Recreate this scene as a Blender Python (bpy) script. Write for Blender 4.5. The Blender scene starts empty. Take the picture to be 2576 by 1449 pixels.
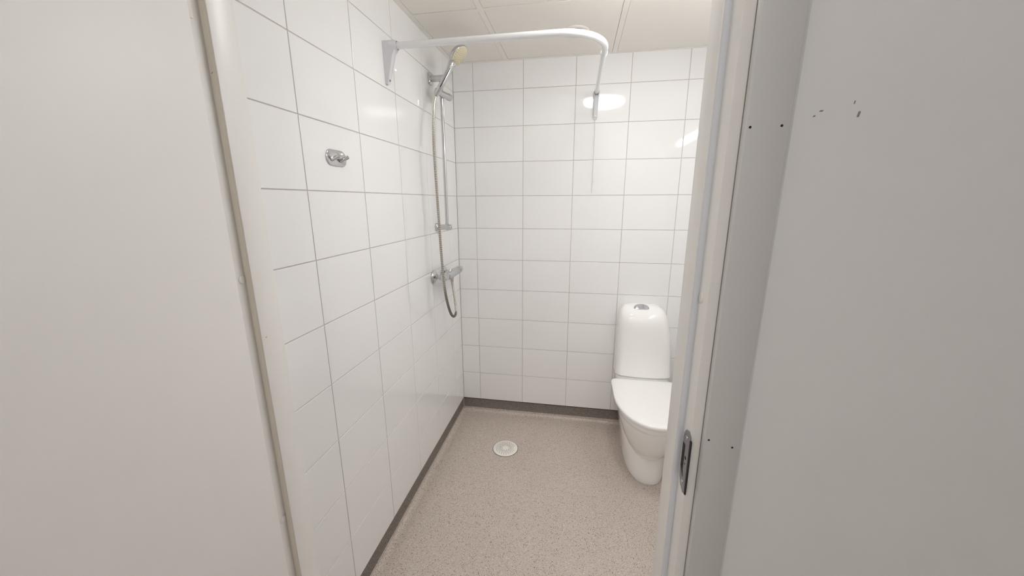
import bpy, bmesh, math, random
from mathutils import Vector, Matrix
from math import sin, cos, pi, radians

# ------------------------------------------------------------------ camera, world, exposure
scn = bpy.context.scene
scn.view_settings.view_transform = 'Standard'
scn.view_settings.look = 'None'
scn.view_settings.exposure = 1.27
scn.view_settings.gamma = 1.0
scn.view_settings.use_curve_mapping = False
try:
    scn.cycles.use_denoising = True
    scn.cycles.max_bounces = 12
    scn.cycles.diffuse_bounces = 8
    scn.cycles.glossy_bounces = 6
    scn.cycles.caustics_reflective = False
    scn.cycles.caustics_refractive = False
except Exception:
    pass

YAW, PITCH, ROLL = -0.171, -0.2308, -0.0033
CAM = Vector((0.7553, -2.3255, 1.4756))
F_PX = 931.85
cd = bpy.data.cameras.new('camera')
cam = bpy.data.objects.new('camera', cd)
scn.collection.objects.link(cam)
scn.camera = cam
cd.sensor_fit = 'HORIZONTAL'; cd.sensor_width = 36.0
cd.lens = F_PX / 2576.0 * 36.0
cd.clip_start = 0.02
fwd = Vector((sin(YAW)*cos(PITCH), cos(YAW)*cos(PITCH), sin(PITCH)))
rgt = Vector((cos(YAW), -sin(YAW), 0))
upv = rgt.cross(fwd)
R_ = rgt*cos(ROLL) + upv*sin(ROLL)
U_ = -rgt*sin(ROLL) + upv*cos(ROLL)
m = Matrix((R_, U_, -fwd)).transposed().to_4x4()
m.translation = CAM
cam.matrix_world = m

world = bpy.data.worlds.new('world'); scn.world = world
world.use_nodes = True
world.node_tree.nodes['Background'].inputs[0].default_value = (0.8, 0.85, 0.9, 1)
world.node_tree.nodes['Background'].inputs[1].default_value = 0.3

LAMP_POWER = 12.2      # emission strength of the round bathroom ceiling lamp
TUBE_POWER = 9.5       # mirror light above the washbasin place
HALL_FILL_POWER = 4.2       # added fill lamps in the hall, out of view

# ------------------------------------------------------------------ dimensions measured from the tiling
ROW = 0.2009; Z0 = 0.100            # tile rows start on the vinyl upstand
CEIL = 2.258
XR = 1.65                           # right wall
YF = -1.60                          # room side of the front wall
YH = -1.70                          # hall side of the front wall

# ------------------------------------------------------------------ materials
def mat(name, col, rough=0.5, metal=0.0, spec=0.5, coat=0.0, emit=None, estr=0.0):
    M = bpy.data.materials.new(name); M.use_nodes = True
    b = M.node_tree.nodes['Principled BSDF']
    b.inputs['Base Color'].default_value = (*col, 1)
    b.inputs['Roughness'].default_value = rough
    b.inputs['Metallic'].default_value = metal
    b.inputs['Specular IOR Level'].default_value = spec
    b.inputs['Coat Weight'].default_value = coat
    if emit:
        b.inputs['Emission Color'].default_value = (*emit, 1)
        b.inputs['Emission Strength'].default_value = estr
    return M

def add_noise(M, scale, amount, bump=0.0, bscale=None, detail=4.0):
    """slight tone variation of the base colour and an optional fine relief"""
    nt = M.node_tree; b = nt.nodes['Principled BSDF']
    tc = nt.nodes.new('ShaderNodeTexCoord')
    n = nt.nodes.new('ShaderNodeTexNoise'); n.inputs['Scale'].default_value = scale
    n.inputs['Detail'].default_value = detail
    nt.links.new(tc.outputs['Object'], n.inputs['Vector'])
    c = b.inputs['Base Color'].default_value[:]
    mx = nt.nodes.new('ShaderNodeMix'); mx.data_type = 'RGBA'
    mx.inputs['A'].default_value = tuple(max(0, v*(1-amount)) for v in c[:3]) + (1,)
    mx.inputs['B'].default_value = tuple(min(1, v*(1+amount)) for v in c[:3]) + (1,)
    nt.links.new(n.outputs['Fac'], mx.inputs['Factor'])
    nt.links.new(mx.outputs['Result'], b.inputs['Base Color'])
    if bump:
        n2 = nt.nodes.new('ShaderNodeTexNoise'); n2.inputs['Scale'].default_value = bscale or scale
        n2.inputs['Detail'].default_value = 3
        nt.links.new(tc.outputs['Object'], n2.inputs['Vector'])
        bp = nt.nodes.new('ShaderNodeBump'); bp.inputs['Strength'].default_value = bump
        bp.inputs['Distance'].default_value = 0.001
        nt.links.new(n2.outputs['Fac'], bp.inputs['Height'])
        nt.links.new(bp.outputs['Normal'], b.inputs['Normal'])
    return M

M_tile = add_noise(mat('glazed_white_tile', (0.86, 0.857, 0.855), 0.07, spec=0.5), 3.0, 0.012, bump=0.10, bscale=7.0)
M_grout = add_noise(mat('grey_grout', (0.58, 0.54, 0.51), 0.85), 60, 0.12)
M_ceilpanel = add_noise(mat('ceiling_panel', (0.85, 0.82, 0.77), 0.8), 200, 0.02)
M_ceilbar = mat('ceiling_grid_paint', (0.84, 0.82, 0.77), 0.45)
M_gap = mat('shadow_gap', (0.25, 0.22, 0.20), 0.9)
M_frame = add_noise(mat('cream_white_frame_paint', (0.86, 0.845, 0.82), 0.35), 30, 0.015, bump=0.15, bscale=90)
M_leaf = add_noise(mat('door_leaf_laminate', (0.86, 0.835, 0.82), 0.45), 4, 0.02, bump=0.08, bscale=150)
M_seal = mat('grey_blue_door_seal', (0.70, 0.72, 0.77), 0.6)
M_sealcream = mat('cream_door_seal', (0.80, 0.76, 0.66), 0.6)
M_hallwall = add_noise(mat('hall_wall_paint', (0.86, 0.86, 0.86), 0.8), 6, 0.02, bump=0.25, bscale=120)
M_casing = add_noise(mat('architrave_paint', (0.66, 0.655, 0.65), 0.45), 12, 0.015, bump=0.08, bscale=120)
M_cap = mat('white_plastic_cap', (0.82, 0.80, 0.77), 0.35)
M_hole_shadow = mat('dark_hole_and_shadow_line', (0.03, 0.02, 0.02), 0.9)
M_scuff = mat('scuff', (0.30, 0.29, 0.28), 0.9)
M_steel = add_noise(mat('brushed_steel', (0.40, 0.40, 0.42), 0.38, metal=1.0), 80, 0.15)
M_chrome = mat('chrome', (0.62, 0.62, 0.63), 0.06, metal=1.0)
M_chromedark = mat('hose_groove', (0.07, 0.055, 0.035), 0.5, metal=0.3)
M_chromewarm = mat('hose_ring', (0.86, 0.84, 0.78), 0.22, metal=1.0)
M_satin = mat('satin_silver_plastic', (0.55, 0.56, 0.58), 0.28, metal=0.7)
M_blackstrip = mat('black_strip', (0.02, 0.02, 0.025), 0.3)
M_spray = mat('cream_spray_face', (0.72, 0.66, 0.50), 0.5)
M_nozzle = mat('spray_nozzle', (0.56, 0.45, 0.24), 0.6)
M_rod = mat('white_enamelled_tube', (0.82, 0.83, 0.85), 0.25)
M_bracket = mat('white_bracket_plastic', (0.72, 0.73, 0.76), 0.4)
M_porc = mat('white_porcelain', (0.93, 0.925, 0.91), 0.06, spec=0.55, coat=0.3)
M_seat = mat('white_seat_plastic', (0.94, 0.935, 0.92), 0.10)
M_button = mat('matt_chrome_button', (0.55, 0.56, 0.58), 0.25, metal=1.0)
M_drain = mat('cream_drain_plastic', (0.90, 0.87, 0.82), 0.45)
M_drainhole = mat('drain_hole', (0.16, 0.12, 0.10), 0.8)
M_vent = mat('vent_paint', (0.76, 0.73, 0.68), 0.4)
M_cord = mat('white_cord', (0.70, 0.68, 0.66), 0.7)
M_lamp = mat('lamp_glass', (0.9, 0.9, 0.88), 0.4, emit=(1.0, 0.99, 0.965), estr=LAMP_POWER)
M_tube = mat('tube_glass', (0.9, 0.9, 0.92), 0.4, emit=(0.93, 0.96, 1.0), estr=TUBE_POWER)
M_hallfill = mat('hall_fill_panel', (0.9, 0.9, 0.9), 0.4, emit=(1.0, 0.985, 0.95), estr=HALL_FILL_POWER)

def vinyl(name='speckled_vinyl', k=1.0):
    M = bpy.data.materials.new(name); M.use_nodes = True
    nt = M.node_tree; b = nt.nodes['Principled BSDF']
    tc = nt.nodes.new('ShaderNodeTexCoord')
    # large soft mottling
    n = nt.nodes.new('ShaderNodeTexNoise'); n.inputs['Scale'].default_value = 5; n.inputs['Detail'].default_value = 3
    nt.links.new(tc.outputs['Object'], n.inputs['Vector'])
    base = nt.nodes.new('ShaderNodeMix'); base.data_type = 'RGBA'
    base.inputs['A'].default_value = (0.55, 0.48, 0.425, 1)
    base.inputs['B'].default_value = (0.61, 0.53, 0.475, 1)
    nt.links.new(n.outputs['Fac'], base.inputs['Factor'])
    # fine grain
    n2 = nt.nodes.new('ShaderNodeTexNoise'); n2.inputs['Scale'].default_value = 260; n2.inputs['Detail'].default_value = 2
    nt.links.new(tc.outputs['Object'], n2.inputs['Vector'])
    r2 = nt.nodes.new('ShaderNodeMapRange'); r2.inputs['From Min'].default_value = 0.3; r2.inputs['From Max'].default_value = 0.7
    r2.inputs['To Min'].default_value = 0.80; r2.inputs['To Max'].default_value = 1.18
    nt.links.new(n2.outputs['Fac'], r2.inputs['Value'])
    g = nt.nodes.new('ShaderNodeVectorMath'); g.operation = 'SCALE'
    r2.inputs['To Min'].default_value = 0.80*k; r2.inputs['To Max'].default_value = 1.18*k
    nt.links.new(base.outputs['Result'], g.inputs[0]); nt.links.new(r2.outputs['Result'], g.inputs['Scale'])
    def flecks(scale, lo, hi, col, prev, stretch):
        mp = nt.nodes.new('ShaderNodeMapping'); mp.inputs['Scale'].default_value = stretch
        nt.links.new(tc.outputs['Object'], mp.inputs['Vector'])
        nz = nt.nodes.new('ShaderNodeTexNoise'); nz.inputs['Scale'].default_value = 300
        nt.links.new(tc.outputs['Object'], nz.inputs['Vector'])
        sc = nt.nodes.new('ShaderNodeVectorMath'); sc.operation = 'SCALE'; sc.inputs['Scale'].default_value = 0.006
        nt.links.new(nz.outputs['Color'], sc.inputs[0])
        ad = nt.nodes.new('ShaderNodeVectorMath'); nt.links.new(mp.outputs['Vector'], ad.inputs[0]); nt.links.new(sc.outputs[0], ad.inputs[1])
        v = nt.nodes.new('ShaderNodeTexVoronoi'); v.inputs['Scale'].default_value = scale
        nt.links.new(ad.outputs[0], v.inputs['Vector'])
        sep = nt.nodes.new('ShaderNodeSeparateColor'); nt.links.new(v.outputs['Color'], sep.inputs[0])
        a = nt.nodes.new('ShaderNodeMath'); a.operation = 'GREATER_THAN'; a.inputs[1].default_value = lo
        nt.links.new(sep.outputs['Red'], a.inputs[0])
        d = nt.nodes.new('ShaderNodeMath'); d.operation = 'LESS_THAN'; d.inputs[1].default_value = hi
        nt.links.new(v.outputs['Distance'], d.inputs[0])
        mu = nt.nodes.new('ShaderNodeMath'); mu.operation = 'MULTIPLY'
        nt.links.new(a.outputs[0], mu.inputs[0]); nt.links.new(d.outputs[0], mu.inputs[1])
        mx = nt.nodes.new('ShaderNodeMix'); mx.data_type = 'RGBA'
        nt.links.new(mu.outputs[0], mx.inputs['Factor'])
        nt.links.new(prev, mx.inputs['A']); mx.inputs['B'].default_value = (*col, 1)
        return mx.outputs['Result']
    o = g.outputs[0]
    o = flecks(230, 0.74, 0.42, (0.28*k, 0.225*k, 0.19*k), o, (1.0, 1.35, 1))
    o = flecks(150, 0.90, 0.34, (0.20*k, 0.155*k, 0.13*k), o, (1.3, 1.0, 1))
    o = flecks(210, 0.90, 0.40, (0.76*min(1, k*1.2), 0.69*min(1, k*1.2), 0.62*min(1, k*1.2)), o, (1.2, 1.0, 1))
    nt.links.new(o, b.inputs['Base Color'])
    b.inputs['Roughness'].default_value = 0.36
    b.inputs['Specular IOR Level'].default_value = 0.4
    n3 = nt.nodes.new('ShaderNodeTexNoise'); n3.inputs['Scale'].default_value = 220
    nt.links.new(tc.outputs['Object'], n3.inputs['Vector'])
    bp = nt.nodes.new('ShaderNodeBump'); bp.inputs['Strength'].default_value = 0.25; bp.inputs['Distance'].default_value = 0.001
    nt.links.new(n3.outputs['Fac'], bp.inputs['Height']); nt.links.new(bp.outputs['Normal'], b.inputs['Normal'])
    return M
M_vinyl = vinyl()
M_skirt = vinyl('dark_upstand_vinyl', 0.34)

# ------------------------------------------------------------------ object helpers
def empty(name, loc=(0, 0, 0), label=None, cat=None, group=None, kind=None, parent=None):
    o = bpy.data.objects.new(name, None); scn.collection.objects.link(o)
    o.location = loc; o.empty_display_size = 0.05
    if parent: o.parent = parent; o.location = Vector(loc) - parent.location
    props(o, label, cat, group, kind)
    return o

def props(o, label=None, cat=None, group=None, kind=None):
    if label: o['label'] = label
    if cat: o['category'] = cat
    if group: o['group'] = group
    if kind: o['kind'] = kind

def world_loc(o):
    v = Vector(o.location); p = o.parent
    while p: v += Vector(p.location); p = p.parent
    return v

def link(name, bm, mats, parent=None, smooth=True, angle=40, label=None, kind=None, cat=None):
    """bm is in world coordinates; the object's origin goes to its base centre"""
    bmesh.ops.recalc_face_normals(bm, faces=bm.faces)
    xs = [v.co.x for v in bm.verts]; ys = [v.co.y for v in bm.verts]; zs = [v.co.z for v in bm.verts]
    org = Vector(((min(xs)+max(xs))/2, (min(ys)+max(ys))/2, min(zs)))
    bmesh.ops.translate(bm, vec=-org, verts=bm.verts)
    me = bpy.data.meshes.new(name); bm.to_mesh(me); bm.free()
    if not isinstance(mats, (list, tuple)): mats = [mats]
    for M in mats: me.materials.append(M)
    if smooth:
        me.shade_smooth(); me.set_sharp_from_angle(angle=radians(angle))
    o = bpy.data.objects.new(name, me); scn.collection.objects.link(o)
    if parent:
        o.parent = parent; o.location = org - world_loc(parent)
    else:
        o.location = org
    props(o, label, cat, None, kind)
    return o

def box(bm, a, b, bevel=0.0, seg=2, mi=0):
    """axis-aligned box from corner a to corner b"""
    a, b = Vector(a), Vector(b)
    r = bmesh.ops.create_cube(bm, size=1.0)
    vs = r['verts']
    bmesh.ops.scale(bm, vec=(b-a), verts=vs)
    bmesh.ops.translate(bm, vec=(a+b)/2, verts=vs)
    fs = list({f for v in vs for f in v.link_faces})
    for f in fs: f.material_index = mi
    if bevel:
        es = list({e for v in vs for e in v.link_edges})
        r = bmesh.ops.bevel(bm, geom=es, offset=bevel, segments=seg, profile=0.5, affect='EDGES', clamp_overlap=True)
        for f in r['faces']: f.material_index = mi

def frame_of(d):
    d = Vector(d).normalized()
    h = Vector((0, 0, 1)) if abs(d.z) < 0.9 else Vector((1, 0, 0))
    u = d.cross(h).normalized(); return u, d.cross(u).normalized()

def rings(bm, rs, cap=True, mi=None, closed=True):
    """loft a list of rings (lists of points)"""
    vr = [[bm.verts.new(p) for p in r] for r in rs]
    n = len(vr[0])
    for k in range(len(vr)-1):
        for i in range(n if closed else n-1):
            j = (i+1) % n
            f = bm.faces.new((vr[k][i], vr[k][j], vr[k+1][j], vr[k+1][i]))
            if mi: f.material_index = mi[k]
    if cap:
        f = bm.faces.new(vr[0][::-1]);  f.material_index = mi[0] if mi else 0
        f = bm.faces.new(vr[-1]); f.material_index = mi[-1] if mi else 0
    return vr

def lathe(bm, c, axis, prof, n=32, mi=None):
    """prof: list of (radius, distance along axis)"""
    c = Vector(c); a = Vector(axis).normalized(); u, w = frame_of(a)
    rs = []
    for r, h in prof:
        r = max(r, 1e-5)
        rs.append([c + a*h + u*(r*cos(2*pi*i/n)) + w*(r*sin(2*pi*i/n)) for i in range(n)])
    rings(bm, rs, True, mi)

def cyl(bm, p, q, r, n=24, bev=0.0):
    p, q = Vector(p), Vector(q); L = (q-p).length
    b = bev
    prof = [(r-b, 0), (r, b), (r, L-b), (r-b, L)] if b else [(r, 0), (r, L)]
    lathe(bm, p, q-p, prof, n)

def tube(bm, pts, r, n=16, rad=None, mi=None):
    """sweep along a polyline with a parallel frame; rad = optional radius per point"""
    pts = [Vector(p) for p in pts]
    t0 = (pts[1]-pts[0]).normalized(); u, w = frame_of(t0)
    rs = []
    for k, p in enumerate(pts):
        t = (pts[min(k+1, len(pts)-1)] - pts[max(k-1, 0)]).normalized()
        u = (u - t*u.dot(t)).normalized(); w = t.cross(u)
        rr = rad[k] if rad else r
        rs.append([p + u*(rr*cos(2*pi*i/n)) + w*(rr*sin(2*pi*i/n)) for i in range(n)])
    rings(bm, rs, True, mi)

def spline(ctrl, step):
    """Catmull-Rom through ctrl, resampled to an even step"""
    P = [Vector(c) for c in ctrl]; P = [2*P[0]-P[1]] + P + [2*P[-1]-P[-2]]
    out = []
    for k in range(1, len(P)-2):
        for i in range(24):
            t = i/24
            a, b, c, d = P[k-1], P[k], P[k+1], P[k+2]
            out.append(0.5*((2*b) + (c-a)*t + (2*a-5*b+4*c-d)*t*t + (3*b-a-3*c+d)*t**3))
    out.append(P[-2])
    res = [out[0]]; acc = 0
    for a, b in zip(out, out[1:]):
        L = (b-a).length
        while acc + L >= step:
            s = (step-acc)/L; a = a + (b-a)*s; res.append(a.copy()); L = (b-a).length; acc = 0
        acc += L
    return res

def poly_prism(bm, pts, vec):
    """closed polygon pts extruded by vec"""
    a = [Vector(p) for p in pts]; v = Vector(vec)
    rings(bm, [a, [p+v for p in a]], True)

# ------------------------------------------------------------------ structure: tiled walls
rng = random.Random(4)
def tiled(bm, o, u, nrm, ucuts, vcuts, gap=0.003):
    """one bevelled tile per cell; o = wall origin, u = direction along the wall, nrm = into the room"""
    o, u, nrm = Vector(o), Vector(u), Vector(nrm); z = Vector((0, 0, 1))
    g = gap/2; bv = 0.0011
    for i in range(len(ucuts)-1):
        for j in range(len(vcuts)-1):
            u0, u1 = ucuts[i]+g, ucuts[i+1]-g
            v0, v1 = vcuts[j]+g, vcuts[j+1]-g
            if u1-u0 < 0.006 or v1-v0 < 0.006: continue
            tl = [rng.uniform(-0.00012, 0.00012) for _ in range(3)]
            def P(a, b, d): return o + u*a + z*b + nrm*d
            back = [P(u0, v0, -.004), P(u1, v0, -.004), P(u1, v1, -.004), P(u0, v1, -.004)]
            mid = [P(u0, v0, -.0009), P(u1, v0, -.0009), P(u1, v1, -.0009), P(u0, v1, -.0009)]
            k1 = [P(u0+bv*.4, v0+bv*.4, -.0003), P(u1-bv*.4, v0+bv*.4, -.0003), P(u1-bv*.4, v1-bv*.4, -.0003), P(u0+bv*.4, v1-bv*.4, -.0003)]
            top = [P(u0+bv, v0+bv, tl[0]), P(u1-bv, v0+bv, tl[1]), P(u1-bv, v1-bv, tl[1]+tl[2]), P(u0+bv, v1-bv, tl[0]+tl[2])]
            rings(bm, [back, mid, k1, top], True)

VC = [Z0 + ROW*i for i in range(11)] + [CEIL+0.02]
def grout_box(bm, a, b): box(bm, a, b, mi=1)

bm = bmesh.new()
uc = [0.0, 0.1236] + [0.1236+0.3*i for i in range(1, 6)] + [XR]
tiled(bm, (0, 0, 0), (1, 0, 0), (0, -1, 0), uc, VC)
grout_box(bm, (-0.12, 0.0022, 0.0995), (XR+0.12, 0.12, CEIL+0.05))
box(bm, (-0.12, 0.0065, -0.05), (XR+0.12, 0.12, 0.0995), mi=1)
link('wall_back', bm, [M_tile, M_grout], smooth=False, kind='structure', label='back wall of glossy white tiles behind the toilet')

bm = bmesh.new()
lc = sorted([0.0, -0.1696, -0.4656] + [-(0.4656+0.296*i) for i in (1, 2, 3)] + [YF])
tiled(bm, (0, 0, 0), (0, 1, 0), (1, 0, 0), lc, VC)
grout_box(bm, (-0.12, YF, 0.0995), (-0.0022, 0.002, CEIL+0.05))
box(bm, (-0.12, YF, -0.05), (-0.0065, 0.006, 0.0995), mi=1)
link('wall_left', bm, [M_tile, M_grout], smooth=False, kind='structure', label='left wall of glossy white tiles carrying the shower')

bm = bmesh.new()
rc = sorted([0.0] + [-0.15-0.3*i for i in range(5)] + [YF])
tiled(bm, (XR, 0, 0), (0, 1, 0), (-1, 0, 0), rc, VC)
grout_box(bm, (XR+0.0022, YF, 0.0995), (XR+0.12, 0.002, CEIL+0.05))
box(bm, (XR+0.0065, YF, -0.05), (XR+0.12, 0.006, 0.0995), mi=1)
link('wall_right', bm, [M_tile, M_grout], smooth=False, kind='structure', label='right wall of glossy white tiles')

# front wall (between hall and bathroom) with the door opening
XL_FR, XR_FR = 0.0635, 0.969       # rebate faces of the frame
HEAD = 2.10
bm = bmesh.new()
box(bm, (-2.2, YH, 0), (0.022, YF+0.0, 2.6), mi=2)
box(bm, (1.012, YH, 0), (3.4, YF-0.004, 2.6), mi=2)
box(bm, (0.022, YH, HEAD+0.045), (1.012, YF-0.004, 2.6), mi=2)
tiled(bm, (0, YF, 0), (1, 0, 0), (0, 1, 0), [1.012, 1.25, 1.55, XR], VC)
link('wall_front', bm, [M_tile, M_grout, M_hallwall], smooth=False, kind='structure', label='grey painted hall wall around the doorway')

# floor: one sheet of vinyl through bathroom and hall
bm = bmesh.new()
box(bm, (-2.2, -4.0, -0.05), (3.4, 0.02, 0.0))
link('floor', bm, M_vinyl, smooth=False, kind='structure', label='speckled grey-brown vinyl floor')

# coved vinyl upstands
def cove(name, p, d, nrm, L, label):
    bm = bmesh.new(); p, d, nrm = Vector(p), Vector(d), Vector(nrm); z = Vector((0, 0, 1))
    r = 0.024
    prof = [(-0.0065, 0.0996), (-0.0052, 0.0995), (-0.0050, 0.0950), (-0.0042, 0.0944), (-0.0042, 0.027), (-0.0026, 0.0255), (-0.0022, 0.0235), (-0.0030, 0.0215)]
    mi = [1, 1, 1, 0, 2, 2, 2]  # top edge coloured dark for the shadow line under the tiles
    for i in range(1, 9):
        a = pi/2*i/8
        prof.append((-0.0042 + r*(1-cos(a)), 0.0205 - 0.0195*sin(a))); mi.append(2)
    prof += [(prof[-1][0]+0.004, 0.0)]; mi.append(2)
    prof += [(-0.0065, 0.0)]; mi += [2, 2]
    a = [p + nrm*x + z*h for x, h in prof]; b = [q + d*L for q in a]
    va = [bm.verts.new(q) for q in a]; vb = [bm.verts.new(q) for q in b]
    for i in range(len(a)):
        k = (i+1) % len(a)
        f = bm.faces.new((va[i], va[k], vb[k], vb[i])); f.material_index = mi[i]
    bm.faces.new(va); bm.faces.new(vb[::-1])
    return link(name, bm, [M_skirt, M_hole_shadow, M_vinyl], smooth=True, angle=50, kind='structure', label=label)
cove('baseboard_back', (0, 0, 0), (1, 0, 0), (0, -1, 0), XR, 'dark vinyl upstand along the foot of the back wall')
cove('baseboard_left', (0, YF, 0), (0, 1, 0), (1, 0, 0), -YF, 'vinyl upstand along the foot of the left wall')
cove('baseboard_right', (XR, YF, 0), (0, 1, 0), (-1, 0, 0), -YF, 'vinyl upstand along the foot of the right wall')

# suspended ceiling: dark void plate, panels, grid
bm = bmesh.new()
TB = 0.024
gx = [0.325, 0.925, 1.525]; gy = [-0.5875, -1.1875]
xs = [0.024] + [v for g in gx for v in (g-TB/2, g+TB/2)] + [XR-0.024]
ys = [-0.022] + [v for g in gy for v in (g+TB/2, g-TB/2)] + [YF+0.024]
box(bm, (-0.005, YF-0.004, CEIL+0.012), (XR+0.005, 0.005, CEIL+0.06), mi=2)
for i in range(0, len(xs), 2):
    for j in range(0, len(ys), 2):
        box(bm, (xs[i]+0.0010, ys[j+1]+0.0015, CEIL+0.0012), (xs[i+1]-0.0010, ys[j]-0.0024, CEIL+0.0125), 0.001, 1, mi=0)
for g in gx: box(bm, (g-TB/2, YF, CEIL), (g+TB/2, 0.0, CEIL+0.012), mi=1)
for g in gy: box(bm, (0.0, g-TB/2, CEIL+0.0004), (XR, g+TB/2, CEIL+0.012), mi=1)
box(bm, (0.0, YF, CEIL-0.0006), (0.024, 0.0, CEIL+0.012), mi=1)
box(bm, (XR-0.024, YF, CEIL-0.0006), (XR, 0.0, CEIL+0.012), mi=1)
box(bm, (0.0, -0.022, CEIL-0.0003), (XR, 0.0, CEIL+0.012), mi=1)
box(bm, (0.0, YF, CEIL-0.0003), (XR, YF+0.024, CEIL+0.012), mi=1)
link('ceiling', bm, [M_ceilpanel, M_ceilbar, M_gap], smooth=False, kind='structure', label='suspended ceiling of cream panels in a grid')

# hall shell behind the camera
bm = bmesh.new(); box(bm, (-2.2, -4.1, 0), (3.4, -4.0, 2.6))
link('wall_hall', bm, M_hallwall, smooth=False, kind='structure')
bm = bmesh.new(); box(bm, (-2.3, -4.1, 0), (-2.2, YF, 2.6)); box(bm, (3.4, -4.1, 0), (3.5, YF, 2.6))
link('wall_hall_ends', bm, M_hallwall, smooth=False, kind='structure')
bm = bmesh.new(); box(bm, (-2.3, -4.1, 2.6), (3.5, YF, 2.7))
link('ceiling_hall', bm, M_hallwall, smooth=False, kind='structure')

# ------------------------------------------------------------------ door frame, leaf, architrave
YS = -1.66                           # stop face that the leaf closes on
frame = empty('trim_1', (0.52, YF, 0), kind='structure', label='cream painted steel door frame around the bathroom doorway')
def jamb(side):
    bm = bmesh.new()
    if side < 0:
        xs_, xr, xo = 0.080, XL_FR, 0.022
    else:
        xs_, xr, xo = 0.9553, XR_FR, 1.012
    pr = [(xs_, YF), (xs_, YS), (xr, YS), (xr, YH-0.0005), (xr-(xr-xo)*0.40, YH-0.0005), (xr-(xr-xo)*0.40, YH+0.01), (xo, YH+0.01), (xo, YF)]
    a = [Vector((x, y, 0)) for x, y in pr]
    rings(bm, [a, [p+Vector((0, 0, HEAD)) for p in a]], True)
    es = [e for e in bm.edges if abs(e.verts[0].co.x-e.verts[1].co.x) < 1e-6 and abs(e.verts[0].co.y-e.verts[1].co.y) < 1e-6
          and abs(e.verts[0].co.x - xo) > 1e-3]
    bmesh.ops.bevel(bm, geom=es, offset=0.0014, segments=2, profile=0.5, affect='EDGES')
    return link('jamb', bm, M_frame, frame, angle=35)
jamb(-1); jamb(1)
bm = bmesh.new()
box(bm, (0.022, YS, HEAD-0.035), (1.012, YF, HEAD+0.045), 0.0015)
box(bm, (0.022, YH, HEAD-0.02), (1.012, YS+0.001, HEAD+0.045), 0.0015)
link('head', bm, M_frame, frame)

# rubber seal strips in the rebate corners
def seal(x0, x1, M):
    bm = bmesh.new()
    pr = []
    for i in range(9):
        a = pi*i/8
        pr.append(((x0+x1)/2 + (x1-x0)/2*cos(a), YS - 0.0035*sin(a)))
    a = [Vector((x, y, 0.0)) for x, y in pr]
    rings(bm, [a, [p+Vector((0, 0, HEAD-0.036)) for p in a]], True)
    return link('seal', bm, M, frame, label='rubber door seal in the rebate')
seal(0.9572, 0.9683, M_seal)
seal(0.0645, 0.0775, M_sealcream)

def capdisc(c, nrm, r, parent, M, name, h=0.0022):
    bm = bmesh.new()
    lathe(bm, c, nrm, [(r, 0), (r, h*.5), (r*0.93, h*.85), (r*.75, h), (r*0.02, h*1.05)], 24)
    return link(name, bm, M, parent)
capdisc((XL_FR, -1.668, 1.3158), (1, 0, 0), 0.0088, frame, M_cap, 'screw_cap')
capdisc((XL_FR, -1.668, 0.7075), (1, 0, 0), 0.0088, frame, M_cap, 'screw_cap')
capdisc((XR_FR, -1.671, 1.3142), (-1, 0, 0), 0.0088, frame, M_cap, 'screw_cap')

# strike plate
st = bmesh.new()
z0, z1 = 0.9445, 1.072
ya, yb = -1.667, -1.7035
prof = []
def sp(y, z): return Vector((XR_FR-0.0002, y, z))
pts = []
n = 10
for i in range(n+1):          # rounded room-side edge
    a = i/n
    zz = z0 + (z1-z0)*a
    e = min(a, 1-a)/0.22
    off = 0 if e >= 1 else (1-math.sqrt(max(0, 1-(1-e)**2)))*0.022
    pts.append(sp(ya-off, zz))
fine = []
for i in range(25):
    a = i/24; zz = z0+(z1-z0)*a; e = min(a, 1-a)/0.25
    off = 0 if e >= 1 else (1-math.sqrt(max(0, 1-(1-e)**2)))*0.026
    fine.append(sp(ya-off, zz))
outl = fine + [sp(yb, z1-0.006), sp(yb, z0+0.006)]
poly_prism(st, outl, (-0.0014, 0, 0))
plate = link('strike_plate', st, M_steel, frame, angle=30, label='dark steel strike plate')
bm = bmesh.new(); box(bm, (XR_FR-0.0024, yb-0.0035, z0+0.006), (XR_FR+0.0012, yb+0.0015, z1-0.012), 0.0008)
link('lip', bm, M_blackstrip, plate)
bm = bmesh.new(); box(bm, (XR_FR-0.0021, -1.681, 0.985), (XR_FR-0.0012, -1.6695, 1.036))
poly_prism(bm, [(XR_FR-0.0021, -1.681, 0.985), (XR_FR-0.0021, -1.6700, 0.985), (XR_FR-0.0021, -1.686, 0.972)], (0.0009, 0, 0))
link('latch_hole', bm, M_hole_shadow, plate)
bm = bmesh.new(); lathe(bm, (XR_FR-0.0012, -1.6895, 1.015), (-1, 0, 0), [(0.0032, 0), (0.0032, 0.0008)], 16)
lathe(bm, (XR_FR-0.0012, -1.6895, 1.003), (-1, 0, 0), [(0.0014, 0), (0.0014, 0.0008)], 12)
link('adjuster_hole', bm, M_hole_shadow, plate)
for zz in (0.962, 1.054):
    bm = bmesh.new()
    lathe(bm, (XR_FR-0.0014, -1.685, zz), (-1, 0, 0), [(0.0042, 0), (0.0040, 0.0008), (0.0014, 0.0009), (0.0012, 0.0004), (0.0001, 0.0004)], 20)
    link('screw', bm, M_chrome, plate)

# fixed hinge leaf at the top of the left jamb
hz0, hz1 = 1.795, 1.90
bm = bmesh.new()
box(bm, (XL_FR-0.001, -1.700, hz0), (XL_FR+0.0025, -1.676, hz1), 0.001)
link('hinge_leaf', bm, M_cap, frame, label='white painted hinge leaf')

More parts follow.
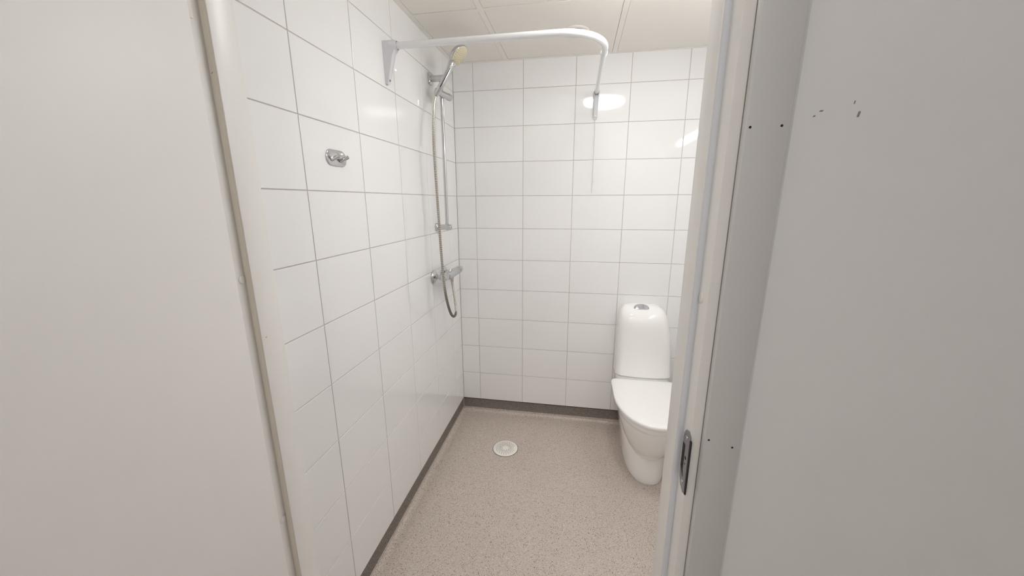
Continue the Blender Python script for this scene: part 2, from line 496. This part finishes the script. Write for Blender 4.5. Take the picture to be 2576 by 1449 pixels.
# small dents in the frame paint
bm = bmesh.new(); box(bm, (0.0803, -1.6500, 1.1795), (0.0806, -1.6475, 1.1815)); poly_prism(bm, [(0.0700, YS-0.0036, 1.7095), (0.0712, YS-0.0036, 1.7095), (0.0738, YS-0.0036, 1.7125), (0.0726, YS-0.0036, 1.7125)], (0, -0.0004, 0))
link('paint_chip', bm, M_scuff, frame, label='small dark paint chips')

# architrave on the hall side, right of the doorway
arch = empty('trim_2', (1.012, YH, 0), kind='structure', label='grey architrave right of the doorway')
bm = bmesh.new(); box(bm, (0.9864, YH-0.016, 0.0), (1.043, YH, 2.2), 0.0016)
link('architrave', bm, M_casing, arch)
bm = bmesh.new(); poly_prism(bm, [(1.0429, YH-0.013, 0), (1.0429, YH, 0), (1.0535, YH, 0), (1.0490, YH-0.0022, 0), (1.0455, YH-0.0058, 0)], (0, 0, 2.2))  # added wedge, turned away from the lamps to give a shade band
link('shade_fillet', bm, M_hallwall, arch, label='added fillet that makes a shade band beside the architrave')
bm = bmesh.new(); box(bm, (0.9858, YH-0.0012, 0.0), (0.9864, YH-0.0003, HEAD))
link('shadow_gap', bm, M_gap, arch)
for x, z in ((0.9917, 1.5758), (1.0321, 1.5765), (0.9927, 1.0741), (1.0311, 1.064)):
    capdisc((x, YH-0.016, z), (0, -1, 0), 0.0018, arch, M_hole_shadow, 'nail_hole', 0.0003)
bm = bmesh.new()
for x, z, w, h in ((1.1334, 1.5907, .004, .007), (1.0865, 1.5966, .006, .0018), (1.0786, 1.5902, .0035, .0018), (1.1257, 1.6061, .002, .004)):
    a = [(x-w/2, YH-0.0002, z-h/2), (x+w*.2, YH-0.0002, z-h/2), (x+w/2, YH-0.0002, z+h/2), (x-w*.2, YH-0.0002, z+h/2)]
    poly_prism(bm, a, (0, -0.0004, 0))
link('scuff_mark', bm, M_scuff, arch, label='small scuffs on the wall paint')

# open door leaf on the left
LX = 0.1055
door = empty('door_1', (LX-0.02, -1.72, 0.0), kind='structure', label='light grey bathroom door leaf standing open on the left')
bm = bmesh.new(); box(bm, (LX-0.042, -2.61, 0.012), (LX, -1.7195, 2.07), 0.0012)
link('leaf', bm, M_leaf, door)
bm = bmesh.new()
cyl(bm, (LX-0.044-0.004, -1.7135, hz0-0.002), (LX-0.048, -1.7135, hz1), 0.006, 20, 0.001)
box(bm, (LX-0.044, -1.7195, hz0), (LX-0.012, -1.7165, hz1), 0.001)
link('hinge', bm, M_cap, door, label='white painted hinge')
def handle(x, s):
    bm = bmesh.new()
    cyl(bm, (x, -2.55, 1.0), (x+s*0.008, -2.55, 1.0), 0.026, 32, 0.002)
    tube(bm, spline([(x+s*0.005, -2.55, 1.0), (x+s*0.045, -2.55, 1.0), (x+s*0.056, -2.535, 1.0), (x+s*0.057, -2.42, 1.0)], 0.006), 0.0095)
    link('handle', bm, M_satin, door, label='metal lever handle')
handle(LX, 1)

# ------------------------------------------------------------------ toilet
TX = 1.183
toilet = empty('toilet', (TX, -0.33, 0), 'white floor-standing toilet with closed lid and tall cistern against the back wall', 'toilet')
def sgn(v, e): return math.copysign(abs(v)**e, v)
def egg(cx, hw, yf, yb, ym, z, ef=0.9, er=0.45, n=72):
    """plan outline: elliptical nose at yf, squarer rear at yb, widest at ym"""
    out = []
    for i in range(n):
        a = 2*pi*i/n; c, s = cos(a), sin(a)
        if s < 0: out.append(Vector((cx + hw*sgn(c, ef), ym + (ym-yf)*sgn(s, ef), z)))
        else:     out.append(Vector((cx + hw*sgn(c, er), ym + (yb-ym)*sgn(s, er), z)))
    return out

# pedestal: flares at the floor, reaches back to the wall
bm = bmesh.new()
S = [(0.000, .108, -.545, -.05, -.29), (0.006, .111, -.548, -.05, -.29), (0.03, .112, -.545, -.05, -.29), (0.08, .116, -.531, -.05, -.28),
     (0.14, .124, -.508, -.05, -.265), (0.20, .132, -.486, -.05, -.25), (0.27, .140, -.468, -.045, -.25), (0.33, .147, -.455, -.04, -.25), (0.366, .152, -.445, -.04, -.25)]
rings(bm, [egg(TX, hw, yf, yb, ym, z, .85, .35) for z, hw, yf, yb, ym in S], True)
link('pedestal', bm, M_porc, toilet, angle=60)
# bowl: egg tapering down into the pedestal
bm = bmesh.new()
S = [(.130, .045, -.515, -.36, -.43), (.140, .068, -.535, -.34, -.43), (.160, .090, -.556, -.30, -.42), (.195, .112, -.584, -.26, -.41), (.24, .133, -.610, -.24, -.40),
     (.29, .150, -.630, -.22, -.39), (.34, .164, -.647, -.20, -.385), (.360, .168, -.652, -.185, -.38), (.3675, .169, -.653, -.185, -.38)]
rings(bm, [egg(TX, hw, yf, yb, ym, z, .92, .6) for z, hw, yf, yb, ym in S], True)
link('bowl', bm, M_porc, toilet, angle=60)
# rim and rear deck under the seat
bm = bmesh.new()
S = [(.3680, .170, -.655, -.185, -.37), (.3700, .173, -.658, -.18, -.37), (.398, .175, -.661, -.18, -.37), (.4015, .173, -.658, -.185, -.37)]
rings(bm, [egg(TX, hw, yf, yb, ym, z, .90, .22) for z, hw, yf, yb, ym in S], True)
link('rim', bm, M_porc, toilet, angle=60)
# seat ring
bm = bmesh.new()
S = [(.4030, .174, -.664, -.205, -.37), (.4045, .178, -.669, -.20, -.37), (.411, .179, -.670, -.20, -.37), (.4130, .177, -.668, -.20, -.37)]
rings(bm, [egg(TX, hw, yf, yb, ym, z, .90, .16) for z, hw, yf, yb, ym in S], True)
link('seat', bm, M_seat, toilet, angle=60)
# lid
bm = bmesh.new()
S = [(.4150, .186, -.679, -.196, -.37), (.4168, .1905, -.6835, -.192, -.37), (.426, .1915, -.6845, -.191, -.37), (.4305, .189, -.682, -.193, -.37),
     (.4335, .183, -.675, -.198, -.37), (.4352, .165, -.652, -.214, -.37), (.4365, .12, -.57, -.25, -.37), (.437, .06, -.46, -.30, -.37)]
rings(bm, [egg(TX, hw, yf, yb, ym, z, .90, .16) for z, hw, yf, yb, ym in S], True)
link('lid', bm, M_seat, toilet, angle=60)
for s in (-1, 1):
    bm = bmesh.new(); lathe(bm, (TX+s*0.078, -0.190, 0.402), (0, 0, 1), [(.012, 0), (.012, .018), (.010, .021), (.001, .0215)], 20)
    link('seat_hinge', bm, M_seat, toilet)

# cistern
def rbox(cx, hw, yf, yb, z, r, bow=0.012, n=10):
    """rounded rectangle, front side slightly bowed towards the room"""
    r = min(r, hw*0.98, (yb-yf)/2*0.98)
    out = []
    for (sx, yc, a0) in ((1, yb-r, 0), (-1, yb-r, pi/2), (-1, yf+r, pi), (1, yf+r, 3*pi/2)):
        for i in range(n+1):
            a = a0 + pi/2*i/n
            x = sx*(hw-r) + r*cos(a); y = yc + r*sin(a)
            out.append([x, y])
    res = []
    for k, (x, y) in enumerate(out):
        if y < (yf+yb)/2: y -= bow*(1-(x/hw)**2)
        res.append(Vector((cx+x, y, z)))
    # extra points along the front so the bow is round
    fl = []
    m_ = len(res)
    for k in range(m_):
        a, b = res[k], res[(k+1) % m_]
        fl.append(a)
        if k % (n+1) == n:
            for t in range(1, 12):
                f = t/12; x = a.x+(b.x-a.x)*f; y = a.y+(b.y-a.y)*f
                if y < (yf+yb)/2 and abs(a.y-b.y) < 0.02:
                    xr = (x-cx)/hw; xa = (a.x-cx)/hw
                    y = a.y - bow*((1-xr*xr)-(1-xa*xa))
                fl.append(Vector((x, y, z)))
    return fl
CX_ = 1.180
bm = bmesh.new()
S = [(.345, .138, -.165, -.004), (.375, .148, -.200, -.004), (.398, .1515, -.200, -.004), (.401, .1525, -.185, -.004), (.403, .1535, -.170, -.004), (.434, .1535, -.168, -.004), (.436, .150, -.158, -.004), (.446, .150, -.156, -.004)]
rings(bm, [rbox(TX, hw, yf, yb, z, .03, .020) for z, hw, yf, yb in S], True)
link('cistern_base', bm, M_porc, toilet, angle=45)
bm = bmesh.new()
S = [(.4430, .1590, -.170, -.004, .030, 1.183), (.4450, .1610, -.172, -.004, .032, 1.183), (.50, .1590, -.172, -.004, .034, 1.182), (.60, .1545, -.171, -.004, .037, 1.179),
     (.68, .1500, -.170, -.004, .040, 1.176), (.74, .1445, -.169, -.004, .045, 1.172), (.780, .1400, -.1675, -.004, .050, 1.169),
     (.805, .1350, -.164, -.004, .054, 1.167), (.825, .1290, -.156, -.004, .056, 1.165), (.840, .1210, -.142, -.005, .055, 1.163), (.851, .1110, -.124, -.008, .05, 1.162),
     (.858, .0980, -.105, -.014, .042, 1.161), (.862, .080, -.088, -.022, .03, 1.160), (.8635, .055, -.072, -.032, .018, 1.160)]
rings(bm, [rbox(cx, hw, yf, yb, z, r, .020 if z < .78 else .020*max(0, (.87-z)/.09)) for z, hw, yf, yb, r, cx in S], True)
link('cistern', bm, M_porc, toilet, angle=45)
# dual flush button, set into the sloping top
bc = Vector((1.152, -0.117, 0.8545)); bn = Vector((0, -0.62, 0.785)).normalized()
bu = Vector((1, 0, 0)); bw = bn.cross(bu)
def button_ring(rx, ry, h, x0=-1, x1=1, n=28, flat=-0.55):
    out = []
    for i in range(n):
        a = 2*pi*i/n; x = cos(a); y = sin(a)
        y = max(y, flat) if flat is not None else y
        x = min(max(x, x0), x1)
        out.append(bc + bu*(rx*x) + bw*(ry*y) + bn*h)
    return out
bm = bmesh.new()
rings(bm, [button_ring(.0430, .0300, -.008), button_ring(.0430, .0300, .0020), button_ring(.0410, .0283, .0032)], True)
btn = link('flush_button', bm, M_button, toilet, label='satin chrome dual flush button')
bm = bmesh.new(); rings(bm, [button_ring(.0372, .0245, .0025, -1, .22), button_ring(.0372, .0245, .0052, -1, .22), button_ring(.0350, .0228, .0060, -1, .19)], True)
link('full_flush', bm, M_satin, btn)
bm = bmesh.new(); rings(bm, [button_ring(.0372, .0245, .0025, .28, 1), button_ring(.0372, .0245, .0048, .28, 1), button_ring(.0350, .0228, .0056, .31, 1)], True)
link('half_flush', bm, M_satin, btn)
bm = bmesh.new()
tube(bm, spline([(1.0795, -.338, .108), (1.0800, -.348, .100), (1.0812, -.352, .090)], .002), .0013, 8)
link('drain_mark', bm, M_scuff, toilet, label='short dark scratch on the pedestal side')

# ------------------------------------------------------------------ shower
def roundplate(bm, c, nrm, up, hw, hh, rc, t, n=8):
    """rounded-rectangle plate with a soft front edge, growing from c along nrm"""
    c, nrm, up = Vector(c), Vector(nrm), Vector(up); sd = up.cross(nrm)
    def ring(k, h):
        out = []
        r = max(rc-k, 0.0005)
        for (sx, sy, a0) in ((1, 1, 0), (-1, 1, pi/2), (-1, -1, pi), (1, -1, 3*pi/2)):
            for i in range(n+1):
                a = a0+pi/2*i/n
                out.append(c + sd*(sx*(hw-rc)+r*cos(a)) + up*(sy*(hh-rc)+r*sin(a)) + nrm*h)
        return out
    e = min(t*.5, rc*.4)
    rings(bm, [ring(0, 0), ring(0, t-e), ring(e*.35, t-e*.3), ring(e, t)], True)

BX, BY = 0.060, -0.370
rail = empty('shower_rail', (0, BY, 1.335), 'vertical chrome shower slide rail with two wall brackets on the left wall', 'shower rail')
bm = bmesh.new(); cyl(bm, (BX, BY, 1.322), (BX, BY, 2.085), 0.0095, 28, 0.001)
link('bar', bm, M_chrome, rail)
for zc, hh in ((2.074, .027), (1.3370, .022)):
    bm = bmesh.new(); roundplate(bm, (0.0, BY, zc), (1, 0, 0), (0, 0, 1), 0.0235, hh, 0.012, 0.011)
    br = link('wall_bracket', bm, M_chrome, rail)
    bm = bmesh.new(); cyl(bm, (0.009, BY, zc), (0.083, BY, zc), 0.0155, 32, 0.0015)
    link('arm', bm, M_chrome, br)
# slider with holder
bm = bmesh.new()
cyl(bm, (0.0555, -0.432, 2.000), (0.086, -0.340, 1.994), 0.0155, 32, 0.002)
sl = link('slider', bm, M_chrome, rail)
bm = bmesh.new(); cyl(bm, (0.0835, -0.3475, 1.9945), (0.0905, -0.3265, 1.993), 0.0170, 32, 0.002)
link('knob', bm, M_satin, sl)

A = Vector((0.064, -0.466, 1.970)); H = Vector((0.169, -0.4250, 2.1545))
ax = (H-A).normalized()
hn = Vector((0.83, 0.03, -0.56)); hn = (hn - ax*hn.dot(ax)).normalized()
side = ax.cross(hn)
hd = Vector((0.69, -0.11, -0.71)).normalized()      # the head is tipped a little forward of the grip
hax = (ax - hd*ax.dot(hd)).normalized(); hside = hax.cross(hd)
hand = empty('hand_shower', A, 'chrome hand shower with round cream spray face hung in the slider', 'hand shower')
bm = bmesh.new()
L = (H-A).length
hp = []
for k, (s, r) in enumerate(((0.0, .0105), (.004, .0125), (.035, .0128), (.038, .0148), (.07, .0155), (.11, .0158), (.135, .0155), (.150, .0175), (.165, .0200), (.18, .0160))):
    hp.append((s, r))
rs = []
for s, r in hp:
    cc = A + ax*s - hn*(0.0 if s < .12 else (s-.12)*0.10)
    rs.append([cc + side*(r*1.08*cos(2*pi*i/24)) + hn*(r*0.9*sin(2*pi*i/24)) for i in range(24)])
rings(bm, rs, True)
link('grip', bm, M_chrome, hand, angle=50)
bm = bmesh.new()
vd = (Vector((0.26, -0.93, -0.25))); vd = (vd - ax*vd.dot(ax)).normalized(); vs = ax.cross(vd)
a = [A + ax*.042 + vd*.0158 + vs*.0022, A + ax*.042 + vd*.0158 - vs*.0022, A + ax*.140 + vd*.0163 - vs*.0012, A + ax*.140 + vd*.0163 + vs*.0012]
poly_prism(bm, a, vd*0.0012)  # dark reflection in the chrome, laid on as a camera-facing strip
link('grip_reflection', bm, M_blackstrip, hand, label='dark reflection painted along the grip')
bm = bmesh.new()
lathe(bm, H, hd, [(.012, -.024), (.030, -.020), (.046, -.009), (.0525, .002), (.0530, .007), (.0505, .0100), (.0490, .0095)], 48)
head = link('shower_head', bm, M_chrome, hand, angle=50)
bm = bmesh.new(); lathe(bm, H, hd, [(.0492, .006), (.0492, .0100), (.0470, .0112), (.001, .0118)], 48)
face = link('spray_face', bm, M_spray, head, label='cream spray face with rubber nozzles')
bm = bmesh.new()
for rr, cnt in ((.008, 5), (.017, 10), (.027, 15), (.036, 20), (.0435, 24)):
    for k in range(cnt):
        a = 2*pi*k/cnt + rr*37
        p = H + hd*.0108 + hside*(rr*cos(a)) + hax*(rr*sin(a))
        lathe(bm, p, hd, [(.0015, 0), (.0012, .0018), (.0007, .0022)], 8)
nz = link('nozzles', bm, M_nozzle, face)

# hose from the hand shower down to a loop and up to the mixer
hp = [tuple(A - ax*0.002), (0.067, -0.500, 1.928), (0.073, -0.530, 1.878), (0.078, -0.555, 1.808), (0.082, -0.570, 1.722), (0.085, -0.5742, 1.615),
      (0.086, -0.5680, 1.487), (0.088, -0.5640, 1.353), (0.092, -0.565, 1.213), (0.098, -0.568, 1.109), (0.104, -0.566, 1.022), (0.104, -0.530, 0.938),
      (0.098, -0.470, 0.872), (0.091, -0.404, 0.8405), (0.086, -0.357, 0.850), (0.083, -0.356, 0.912), (0.079, -0.366, 0.987), (0.077, -0.376, 1.0325)]
pitch = 0.0048
pp = spline(hp, pitch/4)
rad = []; mi = []
for k in range(len(pp)):
    rad.append((0.0074, 0.0074, 0.0062, 0.0060)[k % 4])
    mi.append((0, 1, 1, 1)[k % 4] if False else (0, 0, 1, 1)[k % 4])
bm = bmesh.new(); tube(bm, pp, 0.0079, 10, rad, mi[:-1])
hose = link('shower_hose', bm, [M_chromewarm, M_chromedark], angle=80, cat='hose',
            label='ribbed metal shower hose looping down from the hand shower to the mixer')

# thermostatic mixer
MZ = 1.075
mixer = empty('shower_mixer', (0.0, -0.38, MZ), 'silver shower mixer tap on the left wall below the slide rail', 'shower mixer')
for yc in (-0.458, -0.308):
    bm = bmesh.new(); lathe(bm, (0.0, yc, MZ+.001), (1, 0, 0), [(.036, 0), (.0365, .004), (.034, .009), (.024, .0150), (.016, .018), (.0135, .024)], 40)
    e = link('wall_rosette', bm, M_chrome, mixer)
    bm = bmesh.new(); cyl(bm, (0.018, yc, MZ+.001), (0.050, yc, MZ+.001), 0.0105, 24, 0.001)
    lathe(bm, (0.034, yc, MZ+.001), (1, 0, 0), [(.0155, 0), (.0165, .002), (.0165, .010), (.0155, .012)], 6)
    link('coupling', bm, M_chrome, e)
def capsule(y, hz, hx, cx, z, n=28, e=0.6):
    return [Vector((cx + hx*sgn(cos(2*pi*i/n), e), y, z + hz*sgn(sin(2*pi*i/n), e))) for i in range(n)]
bm = bmesh.new()
rings(bm, [capsule(y, hz, hx, .070, MZ+.003) for y, hz, hx in ((-.440, .0172, .0205), (-.438, .0190, .0225), (-.330, .0190, .0230), (-.250, .0186, .0225), (-.247, .0172, .021))], True)
link('body', bm, M_satin, mixer, angle=50)
bm = bmesh.new()
rings(bm, [capsule(y, h, h, .070, MZ+.003, e=1) for y, h in ((-.496, .0165), (-.493, .0198), (-.470, .0208), (-.446, .0208), (-.441, .019), (-.439, .017))], True)
link('temperature_knob', bm, M_chrome, mixer)
bm = bmesh.new()
rings(bm, [capsule(y, h, h, .070, MZ+.003, e=1) for y, h in ((-.249, .0168), (-.246, .0192), (-.215, .0200), (-.203, .0185), (-.198, .015))], True)
link('flow_knob', bm, M_satin, mixer)
bm = bmesh.new(); lathe(bm, (.077, -.376, 1.058), (0, 0, -1), [(.0110, 0), (.0110, .012), (.0090, .014), (.0090, .024), (.0075, .026)], 24)
link('hose_nut', bm, M_chrome, mixer)
bm = bmesh.new(); cyl(bm, (.078, -.415, MZ+.024), (.081, -.405, MZ+.034), .0035, 14, .001)
link('stop_button', bm, M_chrome, mixer)

# ------------------------------------------------------------------ curtain rail
RZ, RX, RY, RR = 2.055, 0.840, -0.832, 0.165
curt = empty('curtain_rail', (RX/2, RY/2, RZ), 'white L-shaped shower curtain rail between the left and back walls', 'curtain rail')
bm = bmesh.new()
pts = [(0.030, RY, RZ)] + [(0.05+0.04*i, RY, RZ) for i in range(15)]
for i in range(0, 21):
    a = -pi/2 + pi/2*i/20
    pts.append((RX-RR + RR*cos(a), RY+RR + RR*sin(a), RZ))
pts += [(RX, RY+RR+0.03, RZ), (RX, RY+RR+0.052, RZ)]
tube(bm, pts, 0.0140, 28, [0.0122]*len(pts))
link('bent_tube', bm, M_rod, curt)
bm = bmesh.new(); cyl(bm, (RX, RY+RR+0.04, RZ), (RX-0.002, -0.030, RZ), 0.0103, 28)
link('straight_tube', bm, M_rod, curt)
bm = bmesh.new(); cyl(bm, (RX, RY+RR+0.044, RZ), (RX, RY+RR+0.062, RZ), 0.0142, 28, 0.0015)
link('collar', bm, M_rod, curt)

def wedge_bracket(o, out, wid, zt, zb, depth, w, tilt=0):
    """triangular wall bracket: flat cheeks, rounded foot with a screw; out = into the room, wid = width direction"""
    o, out, wid = Vector(o), Vector(out), Vector(wid); z = Vector((0, 0, 1))
    br = empty('bracket', tuple(o + z*zb), parent=curt)
    def cheek_prof():
        return [(0.0, zt), (depth, zt), (depth, zt-0.030), (0.040, zt-0.045), (0.017, zb+0.018), (0.013, zb+0.006), (0.008, zb), (0.0, zb)]
    for s in (-1, 1):
        bm = bmesh.new()
        pr = [o + out*a + z*b + wid*(s*(w/2-0.0015)*(0.62 + 0.38*min(1, max(0, (b-zb)/(zt-zb-.03)))) - 0.0015) for a, b in cheek_prof()]
        poly_prism(bm, pr, wid*0.003)
        link('cheek', bm, M_bracket, br, angle=25)
    bm = bmesh.new()            # sloping front web, narrower towards the foot
    def row(a, b, k): return [o + out*(a-.003) + z*b - wid*(w/2*k), o + out*(a-.003) + z*b + wid*(w/2*k), o + out*a + z*b + wid*(w/2*k), o + out*a + z*b - wid*(w/2*k)]
    rings(bm, [row(0.050, zt-0.032, .98), row(0.040, zt-0.045, .98), row(0.027, zt-0.085, .90), row(0.0165, zb+0.016, .80), row(0.0125, zb+0.006, .70), row(0.008, zb-0.001, .40)], True)
    link('web', bm, M_bracket, br, angle=35)
    bm = bmesh.new(); lathe(bm, o + z*(zt-0.0155) + out*(depth-0.026), out, [(.0100, 0), (.0168, 0), (.0176, .002), (.0176, .028), (.0168, .030), (.0156, .030), (.0150, .028), (.0150, .006), (.0100, .006)], 36)
    link('socket', bm, M_bracket, br)
    bm = bmesh.new(); lathe(bm, o + out*0.0150 + z*(zb+0.014), out, [(.0042, 0), (.0038, .002), (.0014, .0022), (.0012, .001), (.0001, .001)], 16)
    link('screw', bm, M_steel, br)
    return br
wedge_bracket((0, RY, 0), (1, 0, 0), (0, 1, 0), RZ+0.0155, 1.922, 0.052, 0.030)
wedge_bracket((RX-0.001, 0, 0), (0, -1, 0), (1, 0, 0), RZ+0.0155, 1.926, 0.052, 0.026)

# thin cord hanging from the back bracket
cord = empty('cord', (0.839, -0.012, 1.55), 'thin pale cord with a small knot hanging below the curtain rail bracket', 'cord')
bm = bmesh.new()
tube(bm, spline([(0.8390, -0.0115, 1.926), (0.8392, -0.010, 1.80), (0.8385, -0.0085, 1.66), (0.8378, -0.008, 1.600)], 0.01), 0.0016, 8)
link('string', bm, M_cord, cord)
bm = bmesh.new()
tube(bm, spline([(0.8378, -0.008, 1.604), (0.8425, -0.006, 1.598), (0.8375, -0.010, 1.590), (0.8420, -0.008, 1.583), (0.8378, -0.008, 1.574)], 0.002), 0.0019, 8)
link('knot', bm, M_cord, cord)
bm = bmesh.new(); tube(bm, [(0.8378, -0.008, 1.576), (0.8375, -0.008, 1.55), (0.8372, -0.008, 1.520)], 0.0015, 8)
link('tail', bm, M_cord, cord)

# ------------------------------------------------------------------ robe hook
HK = Vector((0.0, -1.2065, 1.6085))
hook = empty('robe_hook', HK, 'chrome double robe hook on a rounded plate on the left wall', 'robe hook')
bm = bmesh.new(); roundplate(bm, HK, (1, 0, 0), (0, 0, 1), 0.0505, 0.0245, 0.0235, 0.0035)
link('plate', bm, M_chrome, hook)
for dy in (-0.0265, 0.0180):
    p = HK + Vector((0.0030, dy, -0.0070)); q = p + Vector((0.0265, 0.0030, 0.0115))
    bm = bmesh.new(); cyl(bm, p, q, 0.0058, 24, 0.0007)
    link('peg', bm, M_chrome, hook)

# ------------------------------------------------------------------ floor drain
DC = Vector((0.3745, -0.377, 0.0))
drain = empty('floor_drain', DC, 'round cream plastic floor drain grate in the vinyl floor', 'floor drain')
bm = bmesh.new(); lathe(bm, DC, (0, 0, 1), [(.0785, 0), (.0785, .0006), (.0740, .0008)], 64)
link('rim', bm, M_gap, drain, label='dark ring around the grate')
bm = bmesh.new(); lathe(bm, DC, (0, 0, 1), [(.0745, 0), (.0745, .0022), (.0730, .0032), (.0001, .0034)], 64)
gr = link('grate', bm, M_drain, drain)
bm = bmesh.new()
for k in range(24):                 # curved spokes of holes
    for i, rr in enumerate((.0215, .0300, .0385, .0470, .0565)):
        if i == 0 and k % 2: continue
        if k in (0, 1) and i == 4: continue
        a = 2*pi*k/24 + (.13 if i % 2 else 0)
        lathe(bm, DC + Vector((rr*cos(a), rr*sin(a), .0031)), (0, 0, 1), [(.0024, 0), (.0024, .0005)], 8)
ho = link('holes', bm, M_drainhole, gr)

# ------------------------------------------------------------------ ceiling valve and lamps
VCn = Vector((0.716, -0.310, CEIL+0.0012))
vent = empty('ceiling_vent', VCn, 'round cream exhaust air valve in the ceiling above the curtain rail', 'air vent')
bm = bmesh.new()
lathe(bm, VCn, (0, 0, -1), [(.0655, -.001), (.0655, .003), (.0635, .0055), (.057, .0075), (.048, .0060), (.0445, .002), (.043, -.0008)], 64)
link('ring', bm, M_vent, vent)
bm = bmesh.new(); lathe(bm, VCn, (0, 0, -1), [(.0435, -.0008), (.0435, .0002)], 48)
link('throat', bm, M_gap, vent)
bm = bmesh.new(); lathe(bm, VCn, (0, 0, -1), [(.010, 0), (.010, .003), (.032, .004), (.0335, .007), (.031, .010), (.001, .011)], 48)
link('disc', bm, M_vent, vent)

LC = Vector((0.932, -0.915, CEIL))
lamp = empty('ceiling_lamp', LC, 'round white ceiling lamp over the bathroom floor', 'ceiling lamp')
bm = bmesh.new(); lathe(bm, LC, (0, 0, -1), [(.168, 0), (.168, .016), (.162, .019)], 64)
link('base', bm, M_cap, lamp)
bm = bmesh.new(); lathe(bm, LC, (0, 0, -1), [(.152, .014), (.152, .030), (.140, .044), (.110, .054), (.06, .059), (.001, .060)], 48)
link('diffuser', bm, M_lamp, lamp)

mirl = empty('mirror_light', (XR-0.03, -0.975, 1.95), 'long white tube light high on the right wall', 'wall light')
bm = bmesh.new(); box(bm, (XR-0.035, -1.265, 1.925), (XR-0.0005, -0.685, 1.975), 0.004)
link('housing', bm, M_cap, mirl)
bm = bmesh.new(); cyl(bm, (XR-0.052, -1.255, 1.95), (XR-0.052, -0.695, 1.95), 0.019, 20)
link('tube_cover', bm, M_tube, mirl)

for k, (hx, hy) in enumerate(((0.45, -3.05), (-1.35, -3.05))):  # added fill lamps out of view, placed to light the hall side
    t = empty('hall_fill_lamp', (hx, hy, 2.585), ('added unseen fill lamp in the hall facing the doorway', 'added unseen fill lamp at the left end of the hall')[k], 'ceiling lamp', 'added hall fill lamps')
    bm = bmesh.new(); box(bm, (hx-.31, hy-.31, 2.575), (hx+.31, hy+.31, 2.6), 0.003)
    link('housing', bm, M_cap, t)
    bm = bmesh.new(); box(bm, (hx-.29, hy-.29, 2.571), (hx+.29, hy+.29, 2.5755))
    link('panel', bm, M_hallfill, t)
